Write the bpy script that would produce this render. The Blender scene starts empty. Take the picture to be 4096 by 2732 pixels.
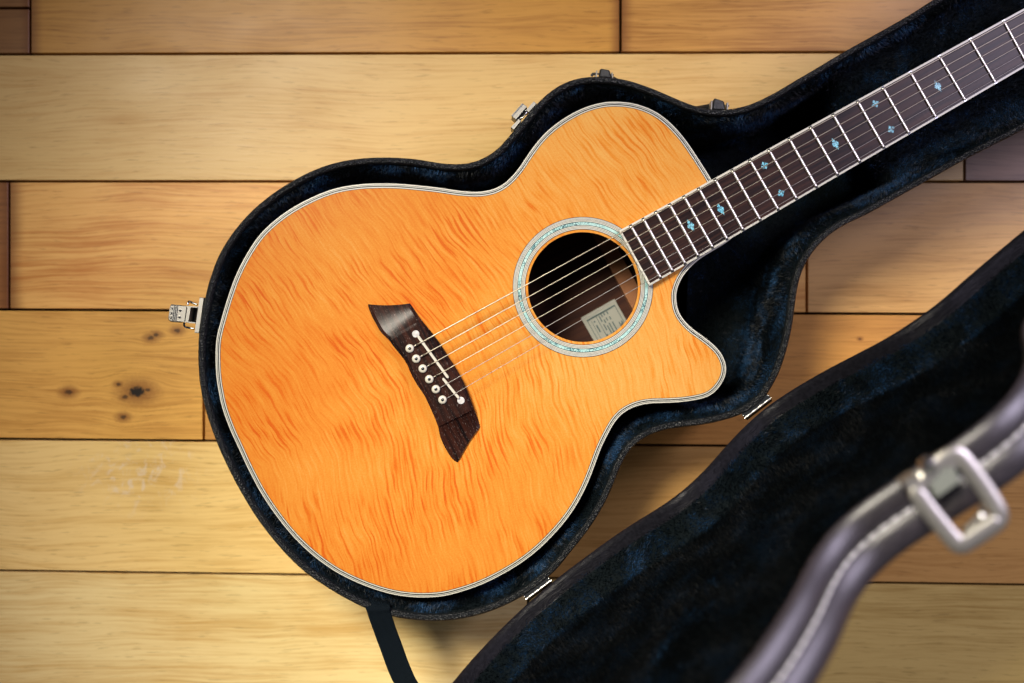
import bpy, bmesh, math, random
import numpy as np
from mathutils import Vector
random.seed(4); rng = np.random.default_rng(4)
S = bpy.context.scene
C = S.collection

# ---------------------------------------------------------------- camera, light, exposure
M = 0.0002239            # metres per unit; all tables below are in these small units
ZR = 0.120               # height of the case rim above the floor
DC = 3989.0              # camera height above the rim, in units
FLOOR_H = -ZR / M

cam_d = bpy.data.cameras.new('camera'); cam = bpy.data.objects.new('camera', cam_d); C.objects.link(cam)
cam.location = (0, 0, ZR + DC * M); cam.rotation_euler = (0, 0, 0)
cam_d.sensor_width = 36; cam_d.lens = 36 * DC / 4096; cam_d.clip_start = .01; cam_d.clip_end = 50
cam_d.dof.use_dof = True; cam_d.dof.focus_distance = DC * M; cam_d.dof.aperture_fstop = 2.6
S.camera = cam

W = bpy.data.worlds.new('World'); S.world = W; W.use_nodes = True
W.node_tree.nodes['Background'].inputs[0].default_value = (.88, .88, .94, 1)
W.node_tree.nodes['Background'].inputs[1].default_value = .095

def lamp(name, loc, target, size, energy, col, size_y=None, spread=180):
    d = bpy.data.lights.new(name, 'AREA'); o = bpy.data.objects.new(name, d); C.objects.link(o)
    d.energy = energy; d.color = col; d.size = size; d.spread = math.radians(spread)
    if size_y: d.shape = 'RECTANGLE'; d.size_y = size_y
    o.location = loc
    o.rotation_euler = (Vector(target) - Vector(loc)).to_track_quat('-Z', 'Y').to_euler()
    return o
lamp('window_light', (-.62, .66, 1.55), (.08, -.25, .1), .56, 4.9, (1, .92, .77), .56, 42)
lamp('sky_light', (1.15, .58, 1.20), (.10, -.10, .2), .6, 10.5, (.80, .72, .94), .7, 130)

S.view_settings.view_transform = 'Standard'; S.view_settings.look = 'None'
S.view_settings.exposure = 0; S.view_settings.gamma = 1

# ---------------------------------------------------------------- mapping helpers
def P(x, y, h=0.0):
    """a point of the place that lies h units above the rim plane"""
    k = (DC - h) / DC
    return ((x - 2048) * k * M, (1366 - y) * k * M, ZR + h * M)
def PA(a, h=0.0):
    a = np.asarray(a, float); h = np.broadcast_to(np.asarray(h, float), a.shape[:-1])
    k = (DC - h) / DC
    return np.stack([(a[..., 0] - 2048) * k * M, (1366 - a[..., 1]) * k * M, ZR + h * M], -1)
def R(a, h=0.0):
    """plan coordinates measured in the rim plane, at height h, straight above or below"""
    a = np.asarray(a, float); h = np.broadcast_to(np.asarray(h, float), a.shape[:-1])
    return np.stack([(a[..., 0] - 2048) * M, (1366 - a[..., 1]) * M, ZR + h * M], -1)

def spline(pts, n=8, closed=False):
    P_ = np.array(pts, float)
    Q = np.vstack([P_[-1:], P_, P_[:2]]) if closed else np.vstack([P_[:1], P_, P_[-1:]])
    out = []
    for i in range(len(Q) - 3):
        a, b, c, d = Q[i:i + 4]
        for t in np.linspace(0, 1, n, endpoint=False):
            out.append(.5 * ((2 * b) + (-a + c) * t + (2 * a - 5 * b + 4 * c - d) * t * t + (-a + 3 * b - 3 * c + d) * t ** 3))
    if not closed: out.append(P_[-1])
    return np.array(out)
def resample(p, step, closed=False):
    q = np.vstack([p, p[:1]]) if closed else p
    d = np.r_[0, np.cumsum(np.linalg.norm(np.diff(q, axis=0), axis=1))]
    n = max(2, int(round(d[-1] / step)))
    s = np.linspace(0, d[-1], n + 1)
    if closed: s = s[:-1]
    return np.stack([np.interp(s, d, q[:, k]) for k in range(q.shape[1])], 1)
def smooth(p, it, closed=False):
    p = p.copy()
    for _ in range(it):
        if closed: p = .25 * np.roll(p, 1, 0) + .5 * p + .25 * np.roll(p, -1, 0)
        else: p[1:-1] = .25 * p[:-2] + .5 * p[1:-1] + .25 * p[2:]
    return p
def normals2(p, closed=False, it=6):
    t = (np.roll(p, -1, 0) - np.roll(p, 1, 0)) if closed else np.gradient(p, axis=0)
    n = np.stack([-t[:, 1], t[:, 0]], 1); n /= np.linalg.norm(n, axis=1)[:, None] + 1e-9
    n = smooth(n, it, closed); return n / (np.linalg.norm(n, axis=1)[:, None] + 1e-9)

def mesh(name, v, f, mats, parent=None, mi=None, smooth_=False, props=None):
    m = bpy.data.meshes.new(name)
    m.from_pydata([tuple(map(float, q)) for q in v], [], [tuple(map(int, q)) for q in f])
    if not isinstance(mats, (list, tuple)): mats = [mats]
    for k in mats: m.materials.append(k)
    if mi is not None: m.polygons.foreach_set('material_index', list(map(int, mi)))
    if smooth_: m.polygons.foreach_set('use_smooth', [True] * len(m.polygons))
    m.update()
    o = bpy.data.objects.new(name, m); C.objects.link(o)
    if parent: o.parent = parent
    if props:
        for k, val in props.items(): o[k] = val
    return o
def sweep(outline, profile, closed=False, inward=None):
    """outline (n,2) plan curve, profile [(inset, h)...]; returns verts grid and faces"""
    nn = normals2(outline, closed) if inward is None else inward
    rings = [R(outline + nn * i, h) for i, h in profile]
    n, k = len(outline), len(profile)
    v = np.stack(rings, 1).reshape(-1, 3)
    f = []; seg = []
    for i in range(n if closed else n - 1):
        j = (i + 1) % n
        for s in range(k - 1):
            f.append((i * k + s, j * k + s, j * k + s + 1, i * k + s + 1)); seg.append(s)
    return v, f, seg
def grid_faces(n, k, cn=False, ck=False):
    f = []
    for i in range(n if cn else n - 1):
        for s in range(k if ck else k - 1):
            f.append((i * k + s, ((i + 1) % n) * k + s, ((i + 1) % n) * k + (s + 1) % k, i * k + (s + 1) % k))
    return f
def tube(pts, r, seg=8, cap=True):
    p = np.array(pts, float); t = np.gradient(p, axis=0); t /= np.linalg.norm(t, axis=1)[:, None] + 1e-12
    up = np.array([0, 0, 1.]) if abs(t[0][2]) < .9 else np.array([1., 0, 0])
    v = []
    rr = np.broadcast_to(r, len(p))
    for i in range(len(p)):
        a = np.cross(t[i], up); a /= np.linalg.norm(a) + 1e-12; b = np.cross(a, t[i])
        for s in range(seg):
            an = 2 * math.pi * s / seg
            v.append(p[i] + rr[i] * (math.cos(an) * a + math.sin(an) * b))
    f = grid_faces(len(p), seg, False, True)
    if cap: f += [tuple(range(seg))[::-1], tuple((len(p) - 1) * seg + s for s in range(seg))]
    return v, f
def prism(poly, h0, h1, chamf=0.0, persp=True):
    """closed plan polygon extruded between h0 and h1, the polygon as seen at h1"""
    a = np.array(poly, float)
    area = .5 * np.sum(a[:, 0] * np.roll(a[:, 1], -1) - np.roll(a[:, 0], -1) * a[:, 1])
    if area > 0: a = a[::-1]
    top = PA(a, h1)
    c = top.mean(0); n = len(a)
    rings = [np.c_[top[:, :2], np.full(n, ZR + h0 * M)]]
    if chamf:
        rings.append(np.c_[top[:, :2], np.full(n, ZR + (h1 - chamf) * M)])
        d = c - top; L = np.linalg.norm(d, axis=1)[:, None]
        top = top + d / L * chamf * M
    rings.append(top)
    v = np.vstack(rings); k = len(rings)
    f = []
    for r in range(k - 1):
        for i in range(n):
            j = (i + 1) % n
            f.append((r * n + i, r * n + j, (r + 1) * n + j, (r + 1) * n + i))
    f.append(tuple((k - 1) * n + i for i in range(n))); f.append(tuple(i for i in range(n))[::-1])
    return v.tolist(), f
def join(*parts):
    v, f = [], []
    for a, b in parts:
        o = len(v); v += [tuple(q) for q in a]; f += [tuple(i + o for i in q) for q in b]
    return v, f
def lathe(cx, cy, prof, seg=28):
    """prof [(r, h)] around a vertical axis seen at (cx, cy)"""
    v = []
    for r, h in prof:
        c = P(cx, cy, h)
        for s in range(seg):
            a = 2 * math.pi * s / seg
            v.append((c[0] + r * M * math.cos(a), c[1] + r * M * math.sin(a), c[2]))
    f = grid_faces(len(prof), seg, False, True)
    f.append(tuple((len(prof) - 1) * seg + s for s in range(seg)))
    return v, f
def empty(name, loc=(0, 0, 0), parent=None, **props):
    o = bpy.data.objects.new(name, None); C.objects.link(o); o.location = loc
    if parent: o.parent = parent
    for k, val in props.items(): o[k] = val
    return o

# ---------------------------------------------------------------- node helpers
class G:
    def __init__(s, name):
        s.m = bpy.data.materials.new(name); s.m.use_nodes = True; s.t = s.m.node_tree
        s.b = s.t.nodes['Principled BSDF']
        s.co = s.t.nodes.new('ShaderNodeTexCoord').outputs['Object']
    def n(s, k): return s.t.nodes.new(k)
    def put(s, sock, val):
        if isinstance(val, bpy.types.NodeSocket): s.t.links.new(val, sock)
        elif val is not None:
            if isinstance(val, (tuple, list)) and len(val) == 3 and sock.type == 'RGBA': val = (*val, 1)
            sock.default_value = val
    def math(s, op, a, b=None, c=None, clamp=False):
        n = s.n('ShaderNodeMath'); n.operation = op; n.use_clamp = clamp
        s.put(n.inputs[0], a)
        if b is not None: s.put(n.inputs[1], b)
        if c is not None: s.put(n.inputs[2], c)
        return n.outputs[0]
    def xyz(s, v=None):
        n = s.n('ShaderNodeSeparateXYZ'); s.put(n.inputs[0], v if v is not None else s.co); return n.outputs
    def vec(s, x, y, z=0.0):
        n = s.n('ShaderNodeCombineXYZ'); s.put(n.inputs[0], x); s.put(n.inputs[1], y); s.put(n.inputs[2], z); return n.outputs[0]
    def lin(s, a, k, b=0.0): return s.math('MULTIPLY_ADD', a, k, b)
    def add(s, a, b): return s.math('ADD', a, b)
    def mul(s, a, b): return s.math('MULTIPLY', a, b)
    def noise(s, v, scale=1.0, detail=3.0, rough=.55, dist=0.0, w=None, col=False):
        n = s.n('ShaderNodeTexNoise'); s.put(n.inputs['Vector'], v)
        n.inputs['Scale'].default_value = scale; n.inputs['Detail'].default_value = detail
        n.inputs['Roughness'].default_value = rough; n.inputs['Distortion'].default_value = dist
        return n.outputs['Color' if col else 'Fac']
    def vor(s, v, scale, feat='F1', out='Distance', rnd=1.0):
        n = s.n('ShaderNodeTexVoronoi'); n.feature = feat; s.put(n.inputs['Vector'], v); n.inputs['Scale'].default_value = scale
        n.inputs['Randomness'].default_value = rnd
        return n.outputs[out]
    def ramp(s, f, lo, hi, a=0.0, b=1.0):
        n = s.n('ShaderNodeMapRange'); n.interpolation_type = 'SMOOTHSTEP'; s.put(n.inputs[0], f)
        n.inputs[1].default_value = lo; n.inputs[2].default_value = hi; n.inputs[3].default_value = a; n.inputs[4].default_value = b
        return n.outputs[0]
    def cols(s, f, stops):
        n = s.n('ShaderNodeValToRGB'); s.put(n.inputs[0], f); e = n.color_ramp.elements
        while len(e) < len(stops): e.new(.5)
        for q, (p, c) in zip(e, stops): q.position = p; q.color = (*c, 1)
        return n.outputs[0]
    def mix(s, f, a, b, mode='MIX'):
        n = s.n('ShaderNodeMix'); n.data_type = 'RGBA'; n.blend_type = mode
        s.put(n.inputs[0], f); s.put(n.inputs[6], a); s.put(n.inputs[7], b); return n.outputs[2]
    def bump(s, h, strength=.3, dist=.001, nrm=None):
        n = s.n('ShaderNodeBump'); n.inputs['Strength'].default_value = strength; n.inputs['Distance'].default_value = dist
        s.put(n.inputs['Height'], h)
        if nrm is not None: s.put(n.inputs['Normal'], nrm)
        s.t.links.new(n.outputs[0], s.b.inputs['Normal']); return n.outputs[0]
    def set(s, **k):
        names = dict(color='Base Color', rough='Roughness', metal='Metallic', coat='Coat Weight', coatr='Coat Roughness',
                     spec='Specular IOR Level', sheen='Sheen Weight', sheenr='Sheen Roughness', sheent='Sheen Tint', tint='Specular Tint')
        for a, v in k.items(): s.put(s.b.inputs[names[a]], v)
        return s.m
def simple(name, color, rough=.5, metal=0.0, **k):
    g = G(name); g.set(color=color, rough=rough, metal=metal, **k); return g.m

# ---------------------------------------------------------------- materials
def wood_floor(name, base, dark, seed, knots=(), scuff=None, figure=.5, edge_dark=()):
    g = G(name); X, Y, Z = g.xyz()
    xo = g.lin(X, 1, seed * 7.31); yo = g.lin(Y, 1, seed * 3.17)
    yk = yo
    kn = None; halo = None
    for (kx, ky, kr) in knots:
        wx, wy, _ = P(kx, ky, FLOOR_H); r = kr * M * 1.13
        dx = g.lin(X, 1, -wx); dy = g.lin(Y, 1, -wy)
        w = g.noise(g.vec(X, Y, seed), 320, 2)
        d = g.math('SQRT', g.add(g.mul(g.mul(dx, dx), .42), g.mul(dy, dy)))
        d = g.add(d, g.lin(w, r * 1.1, -r * .55))
        bell = g.math('EXPONENT', g.mul(g.mul(d, d), -1 / (2.0 * (r * 3.2) ** 2)))
        yk = g.add(yk, g.mul(g.mul(dy, bell), -.62))
        a = g.ramp(d, r * .55, r * 1.15, 1.0 if kr > 15 else .72, 0); b = g.ramp(d, r * .8, r * 3.6, 1, 0)
        kn = a if kn is None else g.math('MAXIMUM', kn, a)
        halo = b if halo is None else g.math('MAXIMUM', halo, b)
    warp = g.noise(g.vec(g.lin(xo, 3.0), g.lin(yo, 9.0), seed), 1, 2)
    warp2 = g.noise(g.vec(g.lin(xo, 11.0), g.lin(yo, 22.0), seed + 4), 1, 2)
    yw = g.add(g.add(yk, g.lin(warp, .04, -.02)), g.lin(warp2, .004, -.002))
    rings = g.noise(g.vec(g.lin(xo, 2.2), g.lin(yw, 55.0), seed), 1, 4, .55)
    fine = g.noise(g.vec(g.lin(xo, 10), g.lin(yw, 330.0), seed + 2), 1, 3, .65)
    pores = g.noise(g.vec(g.lin(xo, 38), g.lin(yw, 480.0), seed + 9), 1, 2, .6)
    cloud = g.noise(g.vec(g.lin(xo, 9), g.lin(yo, 17.0), seed + 5), 1, 3, .5)
    f = g.add(g.lin(g.ramp(rings, .32, .70), figure * .36), g.lin(g.ramp(fine, .25, .75), .42, -.0))
    f = g.add(f, g.lin(cloud, .7, -.34))
    col = g.mix(g.ramp(f, .12, .80), base, dark)
    streak = g.ramp(pores, .58, .70, 0, .38)
    col = g.mix(streak, col, tuple(c * .55 for c in dark))
    blot = g.noise(g.vec(g.lin(xo, 26), g.lin(yo, 75.0), seed + 21), 1, 3, .6)
    col = g.mix(g.ramp(blot, .66, .80, 0, .30), col, tuple(c * .62 for c in dark))
    for (ex, wid) in edge_dark:
        wx = P(ex, 0, FLOOR_H)[0]
        e = g.math('ABSOLUTE', g.lin(X, 1, -wx))
        e = g.add(e, g.lin(cloud, .012, -.006))
        col = g.mix(g.ramp(e, 0, wid * M, .75, 0), col, (.16, .05, .012))
    if kn is not None:
        col = g.mix(g.mul(halo, .72), col, (.22, .075, .018)); col = g.mix(kn, col, (.014, .009, .007))
    if scuff:
        sx, sy, _ = P(scuff[0], scuff[1], FLOOR_H)
        d = g.math('SQRT', g.add(g.mul(g.mul(g.lin(X, 1, -sx), g.lin(X, 1, -sx)), .5), g.mul(g.lin(Y, 1, -sy), g.lin(Y, 1, -sy))))
        sc = g.noise(g.vec(g.lin(X, 85), g.lin(Y, 60), 3), 1, 5, .72, 1.2)
        col = g.mix(g.mul(g.ramp(d, scuff[2] * .3 * M, scuff[2] * M, 1, 0), g.ramp(sc, .50, .66, 0, .55)), col, (.72, .60, .48))
    g.set(color=col, rough=g.lin(cloud, .22, .25), spec=.32)
    g.bump(g.add(g.lin(fine, .5), pores), .22, .0004)
    return g.m

def guitar_top():
    g = G('flamed_amber_top'); X, Y, Z = g.xyz()
    bx, by, _ = P(1704, 1496, 0)
    dx = g.lin(X, 1 / M, -bx / M); dy = g.lin(Y, -1 / M, by / M)         # units, y down
    ca, sa = math.cos(math.radians(29.3)), math.sin(math.radians(29.3))
    u = g.add(g.lin(dx, ca), g.lin(dy, -sa)); v = g.add(g.lin(dx, sa), g.lin(dy, ca))
    vs = g.math('ABSOLUTE', v)
    up = g.math('LESS_THAN', v, 0.0)
    slope = g.mix(up, (.25, .25, .25), (.13, .13, .13))
    slope = g.xyz(slope)[0]
    phi = g.add(u, g.mul(slope, vs))
    w1 = g.noise(g.vec(g.lin(phi, 1 / 420), g.lin(v, 1 / 300), 1.3), 1, 2, .5)
    w2 = g.noise(g.vec(g.lin(phi, 1 / 110), g.lin(v, 1 / 85), 7.3), 1, 2, .5)
    ph = g.add(g.add(phi, g.lin(w1, 100, -50)), g.lin(w2, 10, -5))
    n1 = g.noise(g.vec(g.lin(ph, 1 / 10), g.lin(v, 1 / 170), 3.0), 1, 1.2, .5)
    n2 = g.noise(g.vec(g.lin(ph, 1 / 7), g.lin(v, 1 / 45), 9.0), 1, 2, .5)
    wv = g.math('SINE', g.add(g.lin(ph, 2 * math.pi / 23), g.lin(w2, 2.0)))
    amp = g.noise(g.vec(g.lin(u, 1 / 330), g.lin(v, 1 / 260), 5.0), 1, 2, .5)
    amp = g.ramp(amp, .34, .64, .35, 1.35)
    ridge = g.mul(g.ramp(n1, .56, .36), g.ramp(wv, -.9, .6, .30, 1.0))
    f = g.add(g.mul(ridge, g.lin(amp, -.31)), g.lin(n2, .22, .53))
    f = g.add(f, g.lin(g.ramp(n1, .56, .72), .10))
    fleck = g.noise(g.vec(g.lin(u, 1 / 9), g.lin(v, 1 / 4.0), 2), 1, 2, .6)
    slow = g.noise(g.vec(g.lin(u, 1 / 800), g.lin(v, 1 / 700), 11.0), 1, 2, .5)
    f = g.add(f, g.lin(fleck, .44, -.22))
    f = g.add(g.add(f, g.lin(slow, .60, -.30)), g.math('MULTIPLY_ADD', g.ramp(u, -500, 1300), .26, -.10))  # random slow tone, plus light painted in as honey towards the neck
    col = g.cols(f, [(0.05, (.41, .062, .006)), (.34, (.465, .120, .011)), (.62, (.505, .195, .027)), (.95, (.53, .280, .072))])
    specks = g.noise(g.vec(g.lin(u, 1 / 9), g.lin(v, 1 / 3), 22), 1, 1, .5)
    col = g.mix(g.ramp(specks, .66, .80, 0, .35), col, (.55, .13, .02))
    g.set(color=col, rough=.20, spec=.25)
    return g.m
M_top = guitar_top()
M_cream = simple('cream_binding', (.50, .49, .42), .36)
M_black = simple('black_purfling', (.006, .010, .012), .4)
M_side = simple('dark_maple_side', (.10, .045, .016), .3)

def rosewood(name, ang, base, dark, scale=1.0, pore=(.30, .26, .24), rough=.38, light_pores=True):
    g = G(name); X, Y, Z = g.xyz()
    a = math.radians(ang); ca, sa = math.cos(a), math.sin(a)
    x = g.lin(X, 1 / M); y = g.lin(Y, -1 / M)
    u = g.add(g.lin(x, ca), g.lin(y, -sa)); v = g.add(g.lin(x, sa), g.lin(y, ca))
    w = g.noise(g.vec(g.lin(u, 1 / 300), g.lin(v, 1 / 90), 1), 1, 2)
    vw = g.add(v, g.lin(w, 40, -20))
    b = g.noise(g.vec(g.lin(u, 1 / 340), g.lin(vw, 1 / 14 * scale), 3), 1, 4, .6)
    p = g.noise(g.vec(g.lin(u, 1 / 14), g.lin(vw, 1 / 2.4), 6), 1, 2, .6)
    col = g.mix(g.ramp(b, .32, .68), dark, base)
    if light_pores: col = g.mix(g.ramp(p, .62, .74, 0, .55), col, pore)
    else: col = g.mix(g.ramp(p, .60, .74, 0, .7), col, tuple(c * .3 for c in dark))
    g.set(color=col, rough=rough, spec=.15 if light_pores else .2)
    g.bump(p, .25, .0003)
    return g.m
M_bridge = rosewood('rosewood_bridge', -64, (.034, .011, .007), (.005, .003, .003), rough=.27)
M_board = rosewood('rosewood_fretboard', 29.3, (.036, .015, .011), (.005, .003, .004), 1.2, light_pores=False, rough=.34)
M_neck = simple('mahogany_neck', (.12, .045, .02), .35)
M_inside = rosewood('mahogany_inside', 29.3, (.055, .018, .009), (.028, .009, .006), .6, light_pores=False, rough=.7)
M_brace = simple('spruce_brace', (.26, .10, .035), .7)
M_paper = simple('label_paper', (.30, .30, .26), .85)
M_ink = simple('label_ink', (.045, .08, .085), .8)
M_green = simple('label_green_ink', (.03, .16, .09), .8)
M_pinw = simple('ivory_plastic', (.46, .44, .37), .35)
M_ebony = simple('black_dot', (.008, .010, .014), .25)
M_steel = simple('polished_steel', (.78, .78, .76), .22, 1.0)
M_fret = simple('nickel_fret', (.64, .61, .54), .36, 1.0)
M_bronze = simple('bronze_string', (.40, .36, .29), .42, 1.0)
M_plain = simple('plain_steel_string', (.30, .28, .27), .5, 1.0)
def nickel():
    g = G('satin_nickel'); n = g.noise(g.co, 900, 3)
    g.set(color=(.30, .29, .27), rough=g.lin(n, .3, .28), metal=.9); g.bump(n, .15, .0003); return g.m
M_nickel = nickel()
M_plate = simple('grey_green_plate', (.24, .26, .22), .5, .5)
M_knuckle = simple('hinge_steel', (.60, .60, .58), .42, 1.0)
M_keeper = simple('worn_nickel_keeper', (.52, .50, .45), .36, .9)
M_chrome = simple('dark_chrome', (.25, .26, .27), .12, 1.0)
def disc():
    g = G('pearl_disc'); n = g.noise(g.co, 450, 2)
    g.set(color=g.cols(n, [(.35, (.36, .35, .34)), (.65, (.52, .51, .50))]), rough=.3); return g.m
M_disc = disc()

def turquoise(name, sc, crack, mod):
    g = G(name)
    w = g.noise(g.co, sc * .9, 2, col=True)
    vv = g.n('ShaderNodeMixRGB'); vv.inputs[0].default_value = .0015
    v = g.n('ShaderNodeVectorMath'); v.operation = 'MULTIPLY_ADD'; g.put(v.inputs[0], w); v.inputs[1].default_value = (.0012,) * 3; g.put(v.inputs[2], g.co)
    d = g.vor(v.outputs[0], sc, 'DISTANCE_TO_EDGE')
    m = g.noise(g.co, 75, 2)
    amt = g.ramp(m, .38, .56, .15, 1.0) if mod else 1.0
    line = g.mul(g.ramp(d, crack * .35, crack, 1, 0), amt)
    sh = g.noise(g.co, 200, 2)
    col = g.mix(line, g.cols(sh, [(.35, (.26, .46, .44) if mod else (.13, .45, .62)), (.65, (.40, .58, .55) if mod else (.24, .58, .72))]), (.02, .09, .11))
    g.set(color=col, rough=.3); return g.m
M_turq = turquoise('turquoise_rosette', 420, .13, True)
M_inlay = turquoise('turquoise_inlay', 520, .10, False)

def leather(name, base, rough, sc=900, strength=.8, wrinkle=0.0, spec=.5):
    g = G(name); X, Y, Z = g.xyz()
    d = g.vor(g.co, sc); n = g.noise(g.co, 300, 3)
    h = g.add(g.lin(d, 1.0), g.lin(n, .8))
    if wrinkle:
        e = np.array([math.cos(.68), math.sin(.68)])
        t = g.add(g.lin(X, e[0]), g.lin(Y, e[1])); o = g.add(g.lin(X, e[1]), g.lin(Y, -e[0]))
        wz = g.noise(g.vec(g.lin(t, 45), g.lin(o, 170), g.lin(Z, 170)), 1, 4, .6, .6)
        h = g.add(g.lin(g.math('ABSOLUTE', g.lin(wz, 2, -1)), wrinkle), g.lin(h, .25))
    g.set(color=g.mix(g.ramp(n, .3, .7), base, tuple(c * 1.7 for c in base)), rough=rough, spec=spec)
    g.bump(h, strength, .0012); return g.m
M_rim = leather('black_pebbled_leatherette', (.004, .005, .006), .34, 800, .9, 0, .32)
M_lidl = leather('black_smooth_leatherette', (.019, .016, .021), .37, 1500, .16, 0, .95)
M_lidw = leather('wrinkled_leatherette', (.005, .005, .007), .34, 1500, .22, 3.0, .08)
M_handle = leather('black_handle_leather', (.008, .009, .010), .38, 900, .2)
M_thread = simple('pale_stitching', (.46, .45, .49), .5)

def fur(name, a, b, blade=False):
    g = G(name)
    n = g.noise(g.co, 38, 3, .55); n2 = g.noise(g.co, 170, 3, .6)
    f = g.add(g.lin(n, .75), g.lin(n2, .35, -.05))
    g.set(color=g.mix(g.ramp(f, .42, .70), a, b), rough=.5 if blade else .8, spec=.2 if blade else .1,
          sheen=0.0)
    if not blade:
        g.bump(n2, .6, .002)
    else:
        n3 = g.noise(g.co, 900, 1)
        g.put(g.b.inputs['Base Color'], g.mix(g.mul(g.ramp(n3, .54, .68), g.ramp(f, .44, .66)), g.mix(g.ramp(f, .46, .70), a, b), tuple(c * 2.6 for c in b)))
    return g.m
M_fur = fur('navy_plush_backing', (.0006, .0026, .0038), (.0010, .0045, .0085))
M_pile_lid_shaded = fur('navy_plush_pile_lid_shaded', (.0001, .0005, .0009), (.0007, .0026, .006), True); M_pile_lid_shaded.node_tree.nodes['Principled BSDF'].inputs['Specular IOR Level'].default_value = .12  # same plush as the base; the lid panel's shade is painted into its colour
M_pile_wall_shaded = fur('navy_plush_pile_wall_shaded', (.0004, .0016, .0030), (.0055, .021, .055), True); M_pile_wall_shaded.node_tree.nodes['Principled BSDF'].inputs['Specular IOR Level'].default_value = .1  # same plush again, dimmed in colour to shade the lid's side wall
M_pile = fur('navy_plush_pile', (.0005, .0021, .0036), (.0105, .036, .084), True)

def webbing():
    g = G('black_herringbone_webbing'); X, Y, Z = g.xyz()
    a = math.radians(-69); ca, sa = math.cos(a), math.sin(a)
    x = g.lin(X, 1 / M, -(1516 - 2048)); y = g.lin(Y, -1 / M, -(2434 - 1366))
    u = g.add(g.lin(x, .36), g.lin(y, .933)); v = g.add(g.lin(x, .933), g.lin(y, -.36))
    z = g.math('PINGPONG', g.add(v, 400), 15.0)
    w = g.math('SINE', g.mul(g.add(u, g.lin(z, 1.6)), 2 * math.pi / 9.0))
    n = g.noise(g.co, 1500, 2)
    g.set(color=g.mix(g.ramp(w, -.5, 1), (.0006, .0015, .0025), (.0035, .008, .013)), rough=.8, spec=.08)
    g.bump(g.add(w, n), .5, .0006); return g.m
M_strap = webbing()

# ---------------------------------------------------------------- the floor
floor = mesh('floor', [(-1.58, -1.04, -.019), (1.7, -1.04, -.019), (1.7, .93, -.019), (-1.58, .93, -.019)], [(0, 1, 2, 3)],
             simple('dark_subfloor', (.010, .009, .008), .9))
floor['kind'] = 'structure'
SEAM = [lambda x: -800 - .004 * x, lambda x: -291 - .003 * x, lambda x: 217 - 10 * x / 4096, lambda x: 725 + 2 * x / 4096, lambda x: 1238 + 20 * x / 4096,
        lambda x: 1756 + 39 * x / 4096, lambda x: 2283 + 57 * x / 4096, lambda x: 2817 + 80 * x / 4096, lambda x: 3350 + 95 * x / 4096]
SEAM = dict(enumerate(SEAM))
for k_ in (-1, -2, -3): SEAM[k_] = lambda x, k_=k_: -800 + 510 * k_ - .004 * x
for k_ in range(9, 13): SEAM[k_] = lambda x, k_=k_: 3350 + 535 * (k_ - 8) + .024 * x
BX = -4200; EX = 8800
pale, orange, brown = (.50, .345, .165), (.50, .225, .070), (.24, .115, .042)
PL = [
    (0, BX, 1500, brown, (.15, .06, .02)), (0, 1500, EX, brown, (.15, .06, .02)),
    (1, 120, 2482, (.55, .275, .052), (.32, .130, .020), dict(seed=3, edge_dark=[(2482, 60), (120, 70)])),
    (1, 2482, 5600, (.56, .285, .065), (.32, .135, .022), dict(seed=4, edge_dark=[(2482, 70)], figure=.8)),
    (1, 5600, EX, brown, (.2, .1, .04)),
    (2, BX, 3858, (.68, .455, .165), (.52, .285, .078), dict(seed=5, figure=.35)),
    (2, 3858, EX, (.30, .19, .13), (.13, .08, .06), dict(seed=6)),
    (3, BX, 36, (.34, .14, .04), (.18, .07, .02), dict(seed=7, edge_dark=[(36, 60)])),
    (3, 36, 3227, (.80, .44, .125), (.52, .20, .038), dict(seed=8, figure=.8, edge_dark=[(36, 80)])),
    (3, 3227, EX, (.66, .38, .13), (.42, .21, .06), dict(seed=9)),
    (4, BX, 815, (.74, .40, .095), (.46, .205, .036), dict(seed=10, figure=.7,
        knots=[(548, 1567, 23), (274, 1568, 11), (500, 1588, 9), (602, 1351, 9), (624, 1340, 8), (710, 1322, 9), (493, 1668, 9), (590, 1560, 8), (475, 1537, 7)])),
    (4, 815, EX, (.56, .27, .065), (.34, .14, .030), dict(seed=11, knots=[(3440, 1356, 4),])),
    (5, 1600, EX, (.52, .29, .085), (.34, .165, .038), dict(seed=17)),
    (5, BX, 1600, (.80, .56, .22), (.58, .34, .09), dict(seed=12, scuff=(560, 1880, 260), figure=.6)),
    (6, 2112, EX, (.58, .42, .135), (.36, .225, .055), dict(seed=18)),
    (6, BX, 2112, (.77, .59, .27), (.58, .36, .115), dict(seed=13, figure=.8)),
    (7, BX, 2600, pale, (.3, .15, .05)), (7, 2600, EX, orange, (.3, .15, .05)),
    (-3, BX, 3000, orange, (.3, .15, .05)), (-3, 3000, EX, brown, (.15, .06, .02)), (-2, BX, 500, pale, (.3, .15, .05)), (-2, 500, EX, orange, (.3, .15, .05)),
    (-1, BX, 2900, orange, (.3, .15, .05)), (-1, 2900, EX, pale, (.3, .15, .05)), (8, BX, 900, orange, (.3, .15, .05)), (8, 900, EX, pale, (.3, .15, .05)),
    (9, BX, 3300, brown, (.15, .06, .02)), (9, 3300, EX, orange, (.3, .15, .05)), (10, BX, 0, pale, (.3, .15, .05)), (10, 0, EX, orange, (.3, .15, .05)),
    (11, BX, 2200, orange, (.3, .15, .05)), (11, 2200, EX, pale, (.3, .15, .05)),
]
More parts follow.
